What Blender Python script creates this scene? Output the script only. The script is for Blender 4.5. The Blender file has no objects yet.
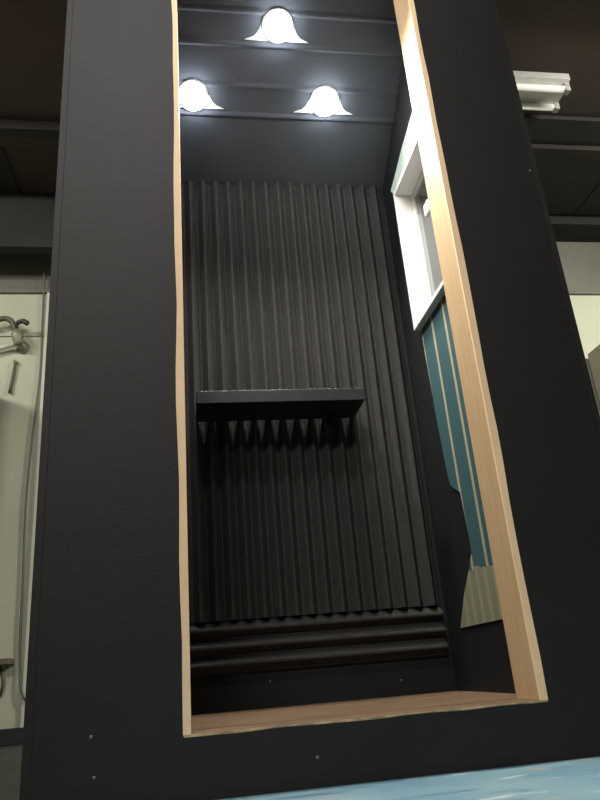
import bpy, bmesh, math, random
from mathutils import Matrix, Vector
random.seed(4)
ZO = 0.24                      # all heights below are given relative to the eye; the workshop floor lies 0.24 m under it
S = bpy.context.scene
C = S.collection
# ------------------------------------------------------------------ materials
def mat(name, col, rough=.6, noise=0, nscale=20, bump=0, bscale=200, spec=.5, metal=0, col2=None, stretch=(1,1,1)):
    m = bpy.data.materials.new(name); m.use_nodes = True
    nt = m.node_tree; b = nt.nodes['Principled BSDF']
    b.inputs['Base Color'].default_value = (*col, 1)
    b.inputs['Roughness'].default_value = rough
    b.inputs['Metallic'].default_value = metal
    b.inputs['Specular IOR Level'].default_value = spec
    tc = nt.nodes.new('ShaderNodeTexCoord'); mp = nt.nodes.new('ShaderNodeMapping')
    mp.inputs['Scale'].default_value = stretch
    nt.links.new(tc.outputs['Object'], mp.inputs['Vector'])
    if noise or col2:
        n = nt.nodes.new('ShaderNodeTexNoise'); n.inputs['Scale'].default_value = nscale
        n.inputs['Detail'].default_value = 6
        nt.links.new(mp.outputs['Vector'], n.inputs['Vector'])
        mx = nt.nodes.new('ShaderNodeMix'); mx.data_type = 'RGBA'
        c2 = col2 or tuple(c*(1-noise) for c in col)
        mx.inputs['A'].default_value = (*col, 1); mx.inputs['B'].default_value = (*c2, 1)
        r = nt.nodes.new('ShaderNodeValToRGB'); r.color_ramp.elements[0].position = .35; r.color_ramp.elements[1].position = .65
        nt.links.new(n.outputs['Fac'], r.inputs['Fac']); nt.links.new(r.outputs['Color'], mx.inputs['Factor'])
        nt.links.new(mx.outputs['Result'], b.inputs['Base Color'])
    if bump:
        n = nt.nodes.new('ShaderNodeTexNoise'); n.inputs['Scale'].default_value = bscale
        n.inputs['Detail'].default_value = 4
        nt.links.new(mp.outputs['Vector'], n.inputs['Vector'])
        bp = nt.nodes.new('ShaderNodeBump'); bp.inputs['Strength'].default_value = bump; bp.inputs['Distance'].default_value = .002
        nt.links.new(n.outputs['Fac'], bp.inputs['Height']); nt.links.new(bp.outputs['Normal'], b.inputs['Normal'])
    return m
def emis(name, col, s):
    m = mat(name, col, .4); b = m.node_tree.nodes['Principled BSDF']
    b.inputs['Emission Color'].default_value = (*col, 1); b.inputs['Emission Strength'].default_value = s
    return m
M_black = mat('black_wall_paint', (.0145,.0145,.014), .6, .12, 9, .35, 260, .35)
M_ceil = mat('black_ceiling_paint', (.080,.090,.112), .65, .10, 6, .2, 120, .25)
M_inner = mat('black_interior_paint', (.010,.011,.013), .6, .1, 9, .3, 160, .3)
M_foam = mat('charcoal_foam', (.047,.0455,.044), .95, .15, 60, .8, 500, .15)
M_shelf = mat('black_shelf_finish', (.014,.014,.016), .45, 0, 1, .1, 100, .4)
M_ply = mat('bare_pine', (.58,.40,.225), .6, .12, 9, .2, 90, .3, stretch=(14,14,.9))
M_floorply = mat('brown_ply', (.20,.125,.075), .55, .45, 7, .2, 60, .35, stretch=(1.2,14,1))
M_edgew = mat('pale_sawn_pine', (.98,.71,.44), .6, .06, 12, .2, 90, .2)
M_edge = mat('pale_ply_edge', (.62,.45,.25), .7, .5, 30)
M_white = mat('white_gloss_paint', (.80,.80,.78), .35, 0, 1, .05, 60)
M_bulb = emis('lit_bulb', (.90,.95,1.0), 50)
M_trim = mat('white_lamp_trim_and_flare', (.85,.85,.85), .3)
M_screw = mat('screw_steel', (.17,.17,.165), .5, metal=.5)
M_wall = mat('off_white_wall_paint', (.50,.515,.40), .7, .10, 2.2, .2, 40)
M_wallup = mat('grey_upper_board', (.17,.165,.135), .8, .25, 3, .2, 30)
M_cream = mat('cream_wall_paint', (.60,.60,.49), .7, .08, 2.5)
M_ceilwood = mat('dark_brown_boards', (.080,.051,.040), .8, col2=(.045,.034,.030), nscale=1.3, stretch=(.7,1,1))
M_joist = mat('dark_joist_wood', (.032,.024,.022), .9, .3, 4)
M_soffit = mat('black_board_and_shade', (.022,.021,.021), .8, .3, 3)
M_concrete = mat('dark_concrete', (.025,.025,.022), .8, .35, 5, .4, 30)
M_cable = mat('grey_green_cable', (.13,.13,.10), .5)
M_pipe = mat('tarnished_hose', (.12,.105,.07), .5, .4, 40, .5, 120)
M_brass = mat('dull_valve_metal', (.33,.31,.24), .45, .4, 40, metal=.3)
M_tank = mat('grey_tank_enamel', (.36,.37,.30), .45, .1, 4)
M_dark = mat('dark_brown_rim', (.05,.035,.025), .6)
M_ledge = mat('brown_ledge_wood', (.16,.12,.08), .7, .3, 20)
M_cab = mat('taupe_cabinet_laminate', (.30,.27,.225), .6, .15, 8, stretch=(1,1,.2))
M_cab2 = mat('taupe_door_laminate', (.38,.35,.30), .6, .15, 8, stretch=(1,1,.2))
M_alu = mat('white_enamel_metal', (.62,.61,.58), .35, .1, 30)
M_tube = mat('unlit_tube_glass', (.82,.83,.78), .2)
M_socket = mat('grey_socket_plastic', (.45,.43,.38), .5, .4, 60)
# blue painted board
def blue_mat():
    m = mat('blue_daubed_paint', (.070,.155,.215), .6, col2=(.13,.215,.25), nscale=4, bump=.3, bscale=25)
    nt = m.node_tree; b = nt.nodes['Principled BSDF']
    src = [l.from_socket for l in nt.links if l.to_socket == b.inputs['Base Color']][0]
    tc = nt.nodes.new('ShaderNodeTexCoord')
    for sc, lo, col in ((17, .72, (.36,.40,.39)), (14, .75, (.30,.19,.12)), (11, .68, (.04,.10,.16))):
        mp = nt.nodes.new('ShaderNodeMapping'); mp.inputs['Location'].default_value = (sc, sc*.3, 0); mp.inputs['Scale'].default_value = (.45, 1.3, 1)
        nt.links.new(tc.outputs['Object'], mp.inputs['Vector'])
        n = nt.nodes.new('ShaderNodeTexNoise'); n.inputs['Scale'].default_value = sc; n.inputs['Detail'].default_value = 3
        nt.links.new(mp.outputs['Vector'], n.inputs['Vector'])
        r = nt.nodes.new('ShaderNodeValToRGB'); r.color_ramp.elements[0].position = lo-.10; r.color_ramp.elements[1].position = lo
        nt.links.new(n.outputs['Fac'], r.inputs['Fac'])
        mx = nt.nodes.new('ShaderNodeMix'); mx.data_type = 'RGBA'
        nt.links.new(r.outputs['Color'], mx.inputs['Factor']); nt.links.new(src, mx.inputs['A']); mx.inputs['B'].default_value = (*col, 1)
        src = mx.outputs['Result']
    nt.links.new(src, b.inputs['Base Color'])
    return m
M_blue = blue_mat()
# striped sheet: teal with cream stripes, sage cloth below, pale mint above. Object coordinates, y = depth, z = height
def striped_mat():
    m = bpy.data.materials.new('striped_teal_sheet'); m.use_nodes = True
    nt = m.node_tree; b = nt.nodes['Principled BSDF']; b.inputs['Roughness'].default_value = .7
    tc = nt.nodes.new('ShaderNodeTexCoord'); sp = nt.nodes.new('ShaderNodeSeparateXYZ')
    nt.links.new(tc.outputs['Object'], sp.inputs[0])
    def math_(op, a, bb=None):
        n = nt.nodes.new('ShaderNodeMath'); n.operation = op
        for i, q in enumerate((a, bb)):
            if q is None: continue
            if isinstance(q, (int, float)): n.inputs[i].default_value = q
            else: nt.links.new(q, n.inputs[i])
        return n.outputs[0]
    y = sp.outputs['Y']; z = sp.outputs['Z']
    def mixc(f, a, bb):
        mx = nt.nodes.new('ShaderNodeMix'); mx.data_type = 'RGBA'
        nt.links.new(f, mx.inputs['Factor'])
        for k, q in (('A', a), ('B', bb)):
            if isinstance(q, tuple): mx.inputs[k].default_value = (*q, 1)
            else: nt.links.new(q, mx.inputs[k])
        return mx.outputs['Result']
    ph = math_('MODULO', math_('ADD', y, 10.0 - 2.003 + .008), .110)   # cream stripes 16 mm wide, every 76 mm
    stripe = math_('LESS_THAN', ph, .017)
    teal = mixc(stripe, (.028,.088,.102), (.36,.33,.22))
    ph2 = math_('MODULO', math_('ADD', y, 10.0 - 2.0), .062)
    st2 = math_('LESS_THAN', ph2, .02)
    sage = mixc(st2, (.185,.20,.13), (.27,.255,.165))
    mint = mixc(stripe, (.58,.72,.62), (.75,.80,.66))
    nz = nt.nodes.new('ShaderNodeTexNoise'); nz.inputs['Scale'].default_value = 14
    nt.links.new(tc.outputs['Object'], nz.inputs['Vector'])
    zz = math_('ADD', z, math_('MULTIPLY', nz.outputs['Fac'], .05))
    low = math_('LESS_THAN', zz, .245 + ZO + .01); hi = math_('GREATER_THAN', z, 1.5 + ZO)
    c = mixc(low, teal, sage); c = mixc(hi, c, mint)
    nt.links.new(c, b.inputs['Base Color'])
    return m
M_striped = striped_mat()
def glass_mat():
    m = bpy.data.materials.new('clear_window_glass'); m.use_nodes = True
    b = m.node_tree.nodes['Principled BSDF']
    b.inputs['Base Color'].default_value = (.55,.60,.60,1); b.inputs['Roughness'].default_value = .05
    b.inputs['Transmission Weight'].default_value = 1; b.inputs['IOR'].default_value = 1.45
    return m
M_glass = glass_mat()
# ------------------------------------------------------------------ mesh helpers
def box(bm, x0, x1, y0, y1, z0, z1, bev=0):
    vs = [bm.verts.new((x, y, z)) for x in (x0, x1) for y in (y0, y1) for z in (z0, z1)]
    fs = [bm.faces.new([vs[i] for i in q]) for q in ((0,1,3,2),(4,6,7,5),(0,4,5,1),(2,3,7,6),(0,2,6,4),(1,5,7,3))]
    if bev:
        bmesh.ops.bevel(bm, geom=list({e for f in fs for e in f.edges}), offset=bev, segments=2, affect='EDGES')
def prism(bm, prof, a0, a1, axis):
    """closed profile (2D points) pushed from a0 to a1 along axis"""
    def p(a, u, v):
        return {'x': (a, u, v), 'y': (u, a, v), 'z': (u, v, a)}[axis]
    A = [bm.verts.new(p(a0, u, v)) for u, v in prof]; B = [bm.verts.new(p(a1, u, v)) for u, v in prof]
    n = len(prof)
    for i in range(n): bm.faces.new((A[i], A[(i+1) % n], B[(i+1) % n], B[i]))
    bm.faces.new(A[::-1]); bm.faces.new(B)
def tube(bm, pts, r, seg=10):
    pts = [Vector(p) for p in pts]; rings = []
    for i, p in enumerate(pts):
        t = (pts[min(i+1, len(pts)-1)] - pts[max(i-1, 0)]).normalized()
        a = t.cross(Vector((.31, .12, .94))).normalized(); b = t.cross(a).normalized()
        rr = r[i] if isinstance(r, (list, tuple)) else r
        rings.append([bm.verts.new(p + (a*math.cos(k*2*math.pi/seg) + b*math.sin(k*2*math.pi/seg))*rr) for k in range(seg)])
    for A, B in zip(rings, rings[1:]):
        for k in range(seg): bm.faces.new((A[k], A[(k+1) % seg], B[(k+1) % seg], B[k]))
    bm.faces.new(rings[0][::-1]); bm.faces.new(rings[-1])
def smooth_path(pts, n=8):
    P = [Vector(p) for p in pts]; P = [P[0]*2-P[1]] + P + [P[-1]*2-P[-2]]; out = []
    for i in range(1, len(P)-2):
        for k in range(n):
            t = k/n; a, b, c, d = P[i-1:i+3]
            out.append(.5*((2*b)+(c-a)*t+(2*a-5*b+4*c-d)*t*t+(-a+3*b-3*c+d)*t**3))
    out.append(P[-2]); return out
def lathe(bm, prof, origin, axis=(0,0,1), seg=28):
    q = Vector((0,0,1)).rotation_difference(Vector(axis).normalized()); rings = []
    for r, h in prof:
        rings.append([bm.verts.new(Vector(origin) + q @ Vector((max(r,1e-4)*math.cos(2*math.pi*k/seg), max(r,1e-4)*math.sin(2*math.pi*k/seg), h))) for k in range(seg)])
    for A, B in zip(rings, rings[1:]):
        for k in range(seg): bm.faces.new((A[k], A[(k+1) % seg], B[(k+1) % seg], B[k]))
    bm.faces.new(rings[0][::-1]); bm.faces.new(rings[-1])
def ring(bm, outer, inner, a0, a1, axis, wave=0, n=1):
    """rectangular plate with a rectangular hole; the hole's edge may waver. rect = (u0, u1, v0, v1)"""
    def loop(r):
        u0, u1, v0, v1 = r; pts = []
        for A, B in (((u0,v0),(u1,v0)), ((u1,v0),(u1,v1)), ((u1,v1),(u0,v1)), ((u0,v1),(u0,v0))):
            for k in range(n): t = k/n; pts.append((A[0]+(B[0]-A[0])*t, A[1]+(B[1]-A[1])*t))
        return pts
    O = loop(outer); I = loop(inner)
    if wave:
        off = [random.uniform(-1, 1) for _ in I]
        off = [(off[i-1] + 2*off[i] + off[(i+1) % len(off)])/4*1.5 for i in range(len(off))]
        J = []
        for i, (u, v) in enumerate(I):
            s = i // n; d = off[i]*wave
            J.append((u, v+d*.4) if s in (0, 2) else (u+d, v))
        I = J
    def p(a, u, v): return (u, a, v) if axis == 'y' else (a, u, v) if axis == 'x' else (u, v, a)
    L = [[bm.verts.new(p(a, u, v)) for u, v in lp] for a in (a0, a1) for lp in (O, I)]
    N = len(O)
    for i in range(N):
        j = (i+1) % N
        bm.faces.new((L[0][i], L[0][j], L[1][j], L[1][i])); bm.faces.new((L[2][i], L[3][i], L[3][j], L[2][j]))
        bm.faces.new((L[0][i], L[2][i], L[2][j], L[0][j])); bm.faces.new((L[1][i], L[1][j], L[3][j], L[3][i]))
def root(o):
    while o.parent: o = o.parent
    return o
def obj(name, bm, m, parent=None, smooth=False, label=None, bevel=0):
    """one mesh object; coordinates in bm are eye-relative world metres"""
    bmesh.ops.recalc_face_normals(bm, faces=bm.faces)
    me = bpy.data.meshes.new(name)
    o = bpy.data.objects.new(name, me); C.objects.link(o)
    off = Vector((0, 0, ZO))
    if parent:
        o.parent = parent; off = off - root(parent).location
    for v in bm.verts: v.co += off
    bm.to_mesh(me); bm.free()
    me.materials.append(m)
    if smooth:
        for p in me.polygons: p.use_smooth = True
    if bevel:
        b = o.modifiers.new('Bevel', 'BEVEL'); b.width = bevel; b.segments = 2; b.limit_method = 'ANGLE'
    if label: o['label'] = label
    return o
def bx(name, dims, m, parent=None, bevel=.0015, label=None):
    bm = bmesh.new(); box(bm, *dims); return obj(name, bm, m, parent, bevel=bevel, label=label)
def tag(o, label, cat, group=None):
    o['label'] = label; o['category'] = cat
    if group: o['group'] = group
    return o
def thing(name, label, cat, loc, group=None):
    o = bpy.data.objects.new(name, None); C.objects.link(o)
    o.location = (loc[0], loc[1], loc[2]+ZO); o.empty_display_size = .1
    return tag(o, label, cat, group)
def struct(o): o['kind'] = 'structure'; return o
# ------------------------------------------------------------------ the workshop
FZ = -.24; CZ = 2.9; WY = 4.0
struct(bx('floor', (-3.6, 5.0, -3.2, 4.1, FZ-.1, FZ), M_concrete, bevel=0))
struct(bx('ceiling', (-3.6, 5.0, -3.2, 4.1, CZ, CZ+.05), M_ceilwood, bevel=0))
struct(bx('wall_back', (-3.6, 5.0, WY, WY+.1, FZ, 2.35), M_wall, bevel=0))
struct(bx('wall_upper_back', (-3.6, 5.0, WY+.02, WY+.1, 2.35, CZ), M_wallup, bevel=0))
struct(bx('wall_left', (-3.7, -3.6, -3.2, 4.1, FZ, CZ), M_wall, bevel=0))
struct(bx('wall_right', (5.0, 5.1, -3.2, 4.1, FZ, CZ), M_cream, bevel=0))
struct(bx('wall_front', (-3.6, 5.0, -3.3, -3.2, FZ, CZ), M_wallup, bevel=0))
struct(bx('trim_1', (-3.6, 5.0, WY-.02, WY+.02, 2.335, 2.36), M_wallup, bevel=.002))
bm = bmesh.new(); box(bm, -3.6, -.84, WY-.012, WY, 2.035, 2.05); struct(obj('trim_2', bm, M_wall))
struct(bx('trim_3', (-.878, -.84, WY-.02, WY, FZ, 2.335), M_cream, bevel=.002))
struct(bx('baseboard_back', (-3.6, 5.0, WY-.03, WY, FZ, -.165), M_soffit, bevel=.004))
# dark beam along the top of the back wall, then joists
struct(bx('trim_4', (-3.6, 5.0, 3.80, 4.02, 2.80, CZ), M_soffit, bevel=.004))
for i, y in enumerate((3.14, 1.95, 1.2, .2, -.8, -1.8)):
    j = bx('ceiling_joist', (-3.6, 5.0, y-.035, y+.035, 2.84, CZ), M_joist, bevel=.003)
    struct(j)
tag(bx('ceiling_vent', (-1.45, -1.02, 3.32, 3.72, 2.885, CZ), M_soffit), 'black square hatch board under the brown ceiling, left of booth', 'hatch')
t = thing('ceiling_panel', 'black boarded ceiling section beside the strip light, right of booth', 'ceiling panel', (3.0, 3.3, 2.87))
bx('panel_board', (1.75, 4.6, 2.9, 3.79, 2.872, 2.9), M_soffit, t)
bx('batten', (2.75, 2.80, 2.9, 3.79, 2.866, 2.872), M_soffit, t)
# strip light, unlit, hanging under the ceiling at the right
t = thing('strip_light', 'unlit white twin-tube strip light on the dark ceiling, right of booth', 'ceiling light', (1.4, 2.7, 2.9))
bm = bmesh.new()
prism(bm, [(2.60, 2.90), (2.60, 2.86), (2.65, 2.84), (2.76, 2.84), (2.81, 2.86), (2.81, 2.90)], .9, 2.08, 'x')
obj('housing', bm, M_alu, t)
for k, (y, xe) in enumerate(((2.635, 2.08), (2.765, 2.085))):
    bm = bmesh.new(); tube(bm, [(.93, y, 2.822), (xe-.03, y, 2.822)], .019, 16); tb = obj('tube', bm, M_tube, t, True)
    bx('socket', (xe-.03, xe, y-.02, y+.02, 2.80, 2.86), M_socket, t, .004)
    bx('socket', (.9, .93, y-.02, y+.02, 2.80, 2.86), M_socket, t, .004)
# taupe cupboard at right against the back wall
t = thing('cupboard', 'tall taupe cupboard against the pale wall at right of the booth', 'cupboard', (3.1, 3.9, FZ))
bx('carcass', (2.70, 3.45, 3.62, 3.965, FZ, 1.85), M_cab, t, .004)
bx('door', (2.715, 3.07, 3.595, 3.62, FZ+.08, 1.84), M_cab2, t, .004); bx('door', (3.08, 3.435, 3.595, 3.62, FZ+.08, 1.84), M_cab2, t, .004)
struct(bx('shade_board', (-3.6, -.5, 3.72, 3.80, 2.50, CZ), M_soffit, bevel=.004))  # added dark board standing in for shade high on the left wall
# pipework at left
bm = bmesh.new()
tube(bm, smooth_path([(-.912,3.985,2.58), (-.9,3.985,2.38), (-.893,3.985,2.03), (-.89,3.985,1.76), (-.91,3.985,1.41), (-.922,3.985,1.0), (-.912,3.985,.55), (-.907,3.985,.25), (-.90,3.985,.13), (-.887,3.975,.04), (-.862,3.97,-.03), (-.80,3.97,-.05), (-.70,3.97,-.04)]), .006, 8)
tag(obj('cable', bm, M_cable, smooth=True), 'thin grey cable running down the pale wall left of the booth', 'cable')
t = thing('water_tank', 'grey upright tank with dark rim at the left edge beside pale wall', 'tank', (-1.32, 3.72, FZ))
bm = bmesh.new(); lathe(bm, [(.25, 0), (.262, .02), (.262, 1.82), (.25, 1.86)], (-1.32, 3.70, FZ)); obj('body', bm, M_tank, t, True)
bm = bmesh.new(); lathe(bm, [(.25, 1.86), (.268, 1.862), (.268, 1.885), (.23, 1.93), (.12, 1.96), (0, 1.965)], (-1.32, 3.70, FZ)); obj('lid', bm, M_tank, t, True)
bm = bmesh.new(); lathe(bm, [(.262, 1.845), (.275, 1.85), (.275, 1.872), (.262, 1.878)], (-1.32, 3.70, FZ)); obj('rim', bm, M_dark, t, True, label='dark brown rim')
t = thing('hose', 'curved tarnished hose with a valve on the pale wall above the tank', 'hose', (-1.03, 3.95, 2.0))
bm = bmesh.new(); tube(bm, smooth_path([(-1.34,3.94,2.0), (-1.22,3.93,2.085), (-1.14,3.93,2.115), (-1.095,3.93,2.122), (-1.06,3.93,2.10), (-1.042,3.93,2.06), (-1.032,3.93,2.02)]), .017, 12); obj('pipe', bm, M_pipe, t, True)
bm = bmesh.new(); lathe(bm, [(.018, 0), (.026, .012), (.026, .03), (.034, .045), (.036, .075), (.024, .095), (.014, .105)], (-1.015, 3.93, 1.945), (-.12, 0, 1), 16); vb = obj('valve_body', bm, M_brass, t, True)
bm = bmesh.new(); tube(bm, smooth_path([(-1.03,3.925,2.05), (-1.02,3.905,2.078), (-.99,3.9,2.088), (-.955,3.9,2.07)]), [.010]*8+[.014]*8+[.016]*8+[.008], 10); obj('valve_lever', bm, M_dark, t, True)
bm = bmesh.new(); lathe(bm, [(.04, 0), (.04, .008), (.02, .014), (.02, .06)], (-1.0, 4.0, 1.955), (0, -1, 0), 16); obj('wall_flange', bm, M_brass, t, True)
bm = bmesh.new(); tube(bm, [(-1.0,3.945,1.965), (-1.1,3.96,1.945), (-1.3,3.965,1.88)], .014, 10); obj('branch_pipe', bm, M_cream, t, True, label='painted branch pipe')
t = thing('hanging_strap', 'short dark strap hanging on the pale wall under the valve', 'strap', (-1.04, 3.99, 1.86))
bm = bmesh.new(); tube(bm, [(-1.036,3.985,1.85), (-1.042,3.985,1.78), (-1.052,3.985,1.70), (-1.055,3.985,1.655)], [.007,.009,.009,.010], 8); obj('strap_band', bm, M_pipe, t, True)
bm = bmesh.new(); lathe(bm, [(.012, 0), (.014, .008), (.010, .03)], (-1.036, 4.0, 1.855), (0,-1,0), 12); obj('peg', bm, M_brass, t, True)
t = thing('wall_ledge', 'small brown wooden ledge low on the pale wall, left edge', 'ledge', (-1.2, 3.9, .12))
bx('board', (-1.5, -.93, 3.88, 4.0, .135, .165), M_ledge, t, .003)
bm = bmesh.new(); tube(bm, smooth_path([(-1.0,3.985,.135), (-.975,3.96,.09), (-.97,3.96,.04), (-.985,3.985,-.01)]), .008, 8); obj('hook', bm, M_pipe, t, True)
# ------------------------------------------------------------------ the blue painted board under the booth
FBZ = -.225
tag(bx('painted_board', (-.33, 1.9, .55, 2.50, FZ, FBZ), M_blue, bevel=.003), 'sky blue paint-daubed board lying under the black booth', 'board')
# ------------------------------------------------------------------ the booth
YF = 1.55; XL, XR = -.335, 1.045; HL, HR = -.029, .757; HT = 2.225; SZ = -.106
IL, IR, IB = -.12, .829, 2.32; TOP = 2.55
def cz(y): return 1.86 - .6*(y-2.32)          # underside of the sloping ceiling
B = thing('booth', 'tall black recording booth with a bare wood lined opening, on blue board', 'booth', (.355, 1.95, FBZ))
bm = bmesh.new(); ring(bm, (XL+.018, XR-.018, FBZ, TOP), (HL, HR, SZ-.0035, HT), YF-.0015, YF+.018, 'y', .0032, 26)
obj('front_panel', bm, M_black, B, label='matt black front face')
WY0, WY1, WZ0, WZ1 = 1.70, 2.129, 1.094, 1.690   # window hole, outer size of its frame
bx('side_panel', (XL, XL+.018, YF-.003, 2.36, FBZ, TOP), M_black, B)
bm = bmesh.new(); ring(bm, (YF-.003, 2.36, FBZ, TOP), (WY0, WY1, WZ0, WZ1), XR-.018, XR, 'x'); obj('side_panel', bm, M_black, B)
bx('lining_board', (IL-.018, IL, 1.685, IB, SZ, 2.2), M_inner, B, 0)
bm = bmesh.new(); ring(bm, (1.685, IB, SZ, 2.2), (WY0, WY1, WZ0, WZ1), IR, IR+.018, 'x'); obj('lining_board', bm, M_inner, B)
bm = bmesh.new(); ring(bm, (IL, IR, SZ, 2.2), (HL, HR, SZ, HT), 1.672, 1.684, 'y'); obj('lining_board', bm, M_inner, B)
bx('back_panel', (XL+.018, XR-.018, IB, IB+.018, FBZ, TOP), M_inner, B, 0)
bx('roof_panel', (XL+.018, XR-.018, YF+.018, IB, TOP-.02, TOP), M_black, B, 0)
bx('base_panel', (XL+.018, XR-.018, YF+.018, IB, FBZ, FBZ+.02), M_black, B, 0)
bx('jamb', (HL-.006, HL+.0165, YF+.006, 1.672, SZ, HT), M_ply, B, .0008, label='bare pine left jamb')
bx('jamb_edge', (HL-.006, HL+.0165, YF-.0003, YF+.006, SZ, HT), M_edgew, bpy.data.objects['jamb'], 0, label='pale raw front edge')
bx('jamb', (HR-.0175, HR+.006, YF+.006, 1.672, SZ, HT), M_ply, B, .0008, label='bare pine right jamb')
bx('jamb_edge', (HR-.0175, HR+.006, YF-.0003, YF+.006, SZ, HT), M_edgew, bpy.data.objects['jamb.001'], 0, label='pale raw front edge')
bx('head_lining', (HL+.0165, HR-.0175, YF, 1.672, HT-.018, HT+.006), M_ply, B, .0008)
bx('floor_panel', (IL, IR, YF+.001, IB, SZ-.018, SZ), M_floorply, B, .001, label='brown wooden floor of the opening')
bx('edge_strip', (HL+.002, HR-.002, YF-.001, YF+.001, SZ-.006, SZ+.0005), M_edge, B, 0, label='pale raw wood edge')
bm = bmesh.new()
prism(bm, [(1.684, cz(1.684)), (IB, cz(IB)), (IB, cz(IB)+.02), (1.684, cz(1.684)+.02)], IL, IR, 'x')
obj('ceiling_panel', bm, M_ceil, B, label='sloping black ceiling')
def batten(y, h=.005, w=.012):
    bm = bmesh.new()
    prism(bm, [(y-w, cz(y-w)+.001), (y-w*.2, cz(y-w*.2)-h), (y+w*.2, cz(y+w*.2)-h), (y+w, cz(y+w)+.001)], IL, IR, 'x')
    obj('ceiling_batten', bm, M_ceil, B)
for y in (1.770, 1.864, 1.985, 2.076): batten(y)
for x, z, y in ((.228, -.029, IB), (.649, -.06, IB), (.239, -.17, YF-.0015), (-.207, -.093, YF-.0015), (-.199, -.165, YF-.0015), (1.02, 1.33, YF-.0015)):
    bm = bmesh.new(); lathe(bm, [(.0035, 0), (.0035, .0008), (.0012, .0018)], (x, y, z), (0,-1,0), 12); obj('screw', bm, M_screw, B)
# foam: wedge ribs 51 mm apart on a 12 mm backing
P = .0508; FD = .041
def foam_vert(bm, x0, n, z0, z1):
    prof = [(x0, IB), (x0, IB-.012)]
    for k in range(n):
        a = x0 + k*P
        prof += [(a+.004, IB-.012), (a+P*.5-.004, IB-FD+.001), (a+P*.5, IB-FD), (a+P*.5+.004, IB-FD+.001), (a+P-.004, IB-.012)]
    prof += [(x0+n*P, IB-.012), (x0+n*P, IB)]
    # drop the duplicate of the first corner, then push along z
    A = []; seen = set()
    for p in prof:
        if p not in seen: A.append(p); seen.add(p)
    V0 = [bm.verts.new((u, v, z0)) for u, v in A]; V1 = [bm.verts.new((u, v, z1)) for u, v in A]
    m = len(A)
    for i in range(m): bm.faces.new((V0[i], V0[(i+1) % m], V1[(i+1) % m], V1[i]))
    bm.faces.new(V0[::-1]); bm.faces.new(V1)
def foam_h(bm, x0, x1, z0, n):
    prof = [(IB, z0), (IB-.012, z0)]
    for k in range(n):
        a = z0 + k*P
        prof += [(IB-.012, a+.004), (IB-FD+.001, a+P*.5-.004), (IB-FD, a+P*.5), (IB-FD+.001, a+P*.5+.004), (IB-.012, a+P-.004)]
    prof += [(IB-.012, z0+n*P), (IB, z0+n*P)]
    V0 = [bm.verts.new((x0, u, v)) for u, v in prof]; V1 = [bm.verts.new((x1, u, v)) for u, v in prof]
    m = len(prof)
    for i in range(m): bm.faces.new((V0[i], V0[(i+1) % m], V1[(i+1) % m], V1[i]))
    bm.faces.new(V0[::-1]); bm.faces.new(V1)
XF = .806 - 18*P
bm = bmesh.new(); foam_vert(bm, XF, 18, .160, 1.500)
f1 = tag(obj('acoustic_foam_sheet', bm, M_foam), 'charcoal acoustic foam sheet with upright ribs, the tall one behind the shelf', 'acoustic foam')
bm = bmesh.new(); foam_vert(bm, XF, 18, 1.5005, 1.858)
tag(obj('acoustic_foam_sheet', bm, M_foam), 'charcoal acoustic foam sheet with upright ribs, topmost one just below ceiling', 'acoustic foam')
bm = bmesh.new(); foam_h(bm, XF, .808, .004, 3)
tag(obj('acoustic_foam_strip', bm, M_foam), 'low charcoal foam strip with three level ribs along the foot of back wall', 'acoustic foam')
# shelf in front of the foam
t = thing('wall_shelf', 'short black floating shelf mounted on the ribbed foam wall', 'shelf', (.30, 2.18, .82))
bm = bmesh.new(); box(bm, .02, .582, 2.10, IB-FD, .822, .866); obj('shelf_board', bm, M_shelf, t, bevel=.002)
for x in (.10, .50): bx('bracket', (x-.012, x+.012, IB-FD-.006, IB-.002, .80, .85), M_shelf, t, .001)
# ceiling lamps
nrm = Vector((0, -.6, -1)).normalized()     # points down into the booth
def lamp(x, y, lab):
    z = cz(y)
    t = thing('ceiling_lamp', lab, 'ceiling light', (x, y, z), 'lamps in the booth ceiling')
    bm = bmesh.new(); lathe(bm, [(.058, 0), (.060, .004), (.054, .010), (.044, .011)], (x, y, z), nrm); obj('trim_ring', bm, M_trim, t, True)
    bm = bmesh.new(); lathe(bm, [(.044, .004), (.049, .012), (.049, .020), (.044, .030), (.034, .039), (.020, .045), (.008, .047), (0, .0475)], (x, y, z), nrm); obj('bulb', bm, M_bulb, t, True, label='lit white bulb')
    # plate added for the lamp's light flare: wide along rear batten, narrowing around bulb
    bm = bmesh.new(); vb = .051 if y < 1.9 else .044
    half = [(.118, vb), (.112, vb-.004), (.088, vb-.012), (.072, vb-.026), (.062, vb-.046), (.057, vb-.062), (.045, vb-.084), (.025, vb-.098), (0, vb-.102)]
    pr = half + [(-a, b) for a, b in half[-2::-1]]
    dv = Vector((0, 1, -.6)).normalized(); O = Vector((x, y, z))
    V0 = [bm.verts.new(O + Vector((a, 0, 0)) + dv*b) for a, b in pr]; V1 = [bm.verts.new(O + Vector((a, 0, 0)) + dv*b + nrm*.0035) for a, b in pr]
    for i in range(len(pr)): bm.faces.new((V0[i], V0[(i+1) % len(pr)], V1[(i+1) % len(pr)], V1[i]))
    bm.faces.new(V0); bm.faces.new(V1[::-1]); obj('flare_plate', bm, M_trim, t)
    l = bpy.data.lights.new('ceiling_lamp_beam', 'SPOT'); l.energy = 50; l.spot_size = math.radians(134); l.spot_blend = .45; l.shadow_soft_size = .05; l.color = (1, .96, .86)
    o = bpy.data.objects.new('ceiling_lamp_beam', l); C.objects.link(o); o.location = Vector((x, y, z+ZO)) + nrm*.105
    o.rotation_euler = nrm.to_track_quat('-Z', 'Y').to_euler()
lamp(.343, 1.806, 'round lit lamp in booth ceiling, nearest the opening and highest in view')
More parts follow.
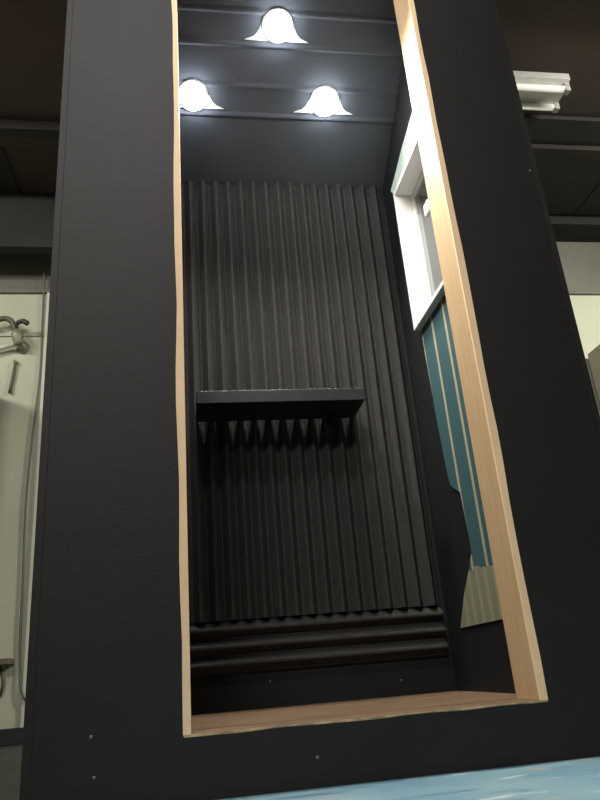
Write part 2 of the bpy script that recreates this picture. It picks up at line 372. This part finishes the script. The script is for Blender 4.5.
lamp(.036, 2.022, 'round lit lamp in booth ceiling, at left beside the wooden jamb')
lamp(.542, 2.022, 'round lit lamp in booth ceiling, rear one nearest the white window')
# white window in the right side of the booth
t = thing('booth_window', 'white framed window with dark pane in the right wall of booth', 'window', (.87, 1.91, WZ0))
FX0, FX1, W = .800, .90, .016
bx('stile', (FX0, FX1, WY1-W, WY1, WZ0, WZ1), M_white, t, .0015); bx('stile', (FX0, FX1, WY0, WY0+W, WZ0, WZ1), M_white, t, .0015)
bx('head_rail', (FX0, FX1, WY0+W, WY1-W, WZ1-W, WZ1), M_white, t, .0015); bx('sill_rail', (FX0, FX1, WY0+W, WY1-W, WZ0, WZ0+W), M_white, t, .0015)
bm = bmesh.new(); ring(bm, (WY0+W, WY1-W, WZ0+W, WZ1-W), (WY0+W+.014, WY1-W-.014, WZ0+W+.016, WZ1-W-.016), .866, .888, 'x'); sa = obj('sash', bm, M_white, t, bevel=.002)
bm = bmesh.new(); box(bm, .875, .879, WY0+W+.012, WY1-W-.012, WZ0+W+.014, WZ1-W-.014); obj('pane', bm, M_glass, sa)
bx('glazing_bar', (.866, .888, 1.935, 1.958, WZ0+W+.016, WZ1-W-.016), M_white, sa, .001)
bx('latch', (.850, .866, 1.935, 1.980, 1.475, 1.522), M_white, sa, .004)
# striped sheet on the right wall, torn left edge
def sheet(bm, pts, x0, x1):
    prism(bm, pts, x0, x1, 'x')
X0, X1 = IR-.004, IR
low = [(1.70, .083), (2.192, .079), (2.12, .17), (2.06, .225), (2.002, .285), (2.008, .40), (2.015, .472), (2.045, .487), (2.087, .512), (2.10, .60), (2.112, .75), (2.12, .95), (2.128, WZ0), (1.70, WZ0)]
bm = bmesh.new(); sheet(bm, low, X0, X1)
tag(obj('striped_sheet', bm, M_striped), 'teal sheet with cream stripes on booth wall below the white window', 'wall sheet')
top = [(1.70, WZ1), (2.155, WZ1+.004), (2.214, 1.775), (2.12, 1.80), (2.035, 1.827), (1.97, 1.84), (1.902, 1.853), (1.80, 1.87), (1.70, 1.88)]
bm = bmesh.new(); sheet(bm, top, X0, X1)
tag(obj('striped_sheet', bm, M_striped), 'pale mint sheet scrap on booth wall above the white window', 'wall sheet')
# ------------------------------------------------------------------ light
def area(name, loc, size, size_y, power, col, target):
    l = bpy.data.lights.new(name, 'AREA'); l.shape = 'RECTANGLE'; l.size = size; l.size_y = size_y
    l.energy = power; l.color = col
    o = bpy.data.objects.new(name, l); C.objects.link(o); o.location = (loc[0], loc[1], loc[2]+ZO)
    o.rotation_euler = (Vector(target)-Vector(loc)).to_track_quat('-Z', 'Y').to_euler()
    return o
area('unseen_fill_rear', (2.9, 1.6, 2.78), 1.2, .15, 150, (1, .97, .86), (2.9, 2.4, 0))  # unseen light that brightens the back wall right of the booth
area('workshop_tube_light_front', (-.9, -1.6, 2.78), 1.2, .2, 66, (1, .95, .86), (.4, 1.2, .2))
area('unseen_fill_near', (-.15, .35, 2.80), 1.2, .15, 24, (1, .98, .96), (-.1, 1.55, 1.6))  # unseen light added for the front panel's sheen and fade downward
area('unseen_fill_left', (-2.6, 2.0, 2.78), 1.0, .15, 65, (1, .98, .86), (-2.4, 3.0, 0))  # unseen light that brightens the back wall left of the booth
w = bpy.data.worlds.new('World'); S.world = w; w.use_nodes = True
w.node_tree.nodes['Background'].inputs['Color'].default_value = (.5, .52, .5, 1)
w.node_tree.nodes['Background'].inputs['Strength'].default_value = .05
# ------------------------------------------------------------------ camera
cam = bpy.data.cameras.new('camera'); co = bpy.data.objects.new('camera', cam); C.objects.link(co); S.camera = co
cam.sensor_fit = 'VERTICAL'; cam.sensor_height = 24; cam.lens = 690/800*24; cam.clip_start = .02
Wm = ((0.98727354,-0.02224371,0.15746801), (-0.13825068,0.369328,0.91895788), (-0.07859838,-0.92903286,0.36155255))
R = Matrix([[r[0], -r[1], -r[2]] for r in Wm]).to_4x4()
co.matrix_world = Matrix.Translation((0, 0, ZO)) @ R
S.view_settings.view_transform = 'Standard'; S.view_settings.look = 'None'
S.view_settings.exposure = 0; S.view_settings.gamma = 1; S.view_settings.use_curve_mapping = False
S.cycles.max_bounces = 8
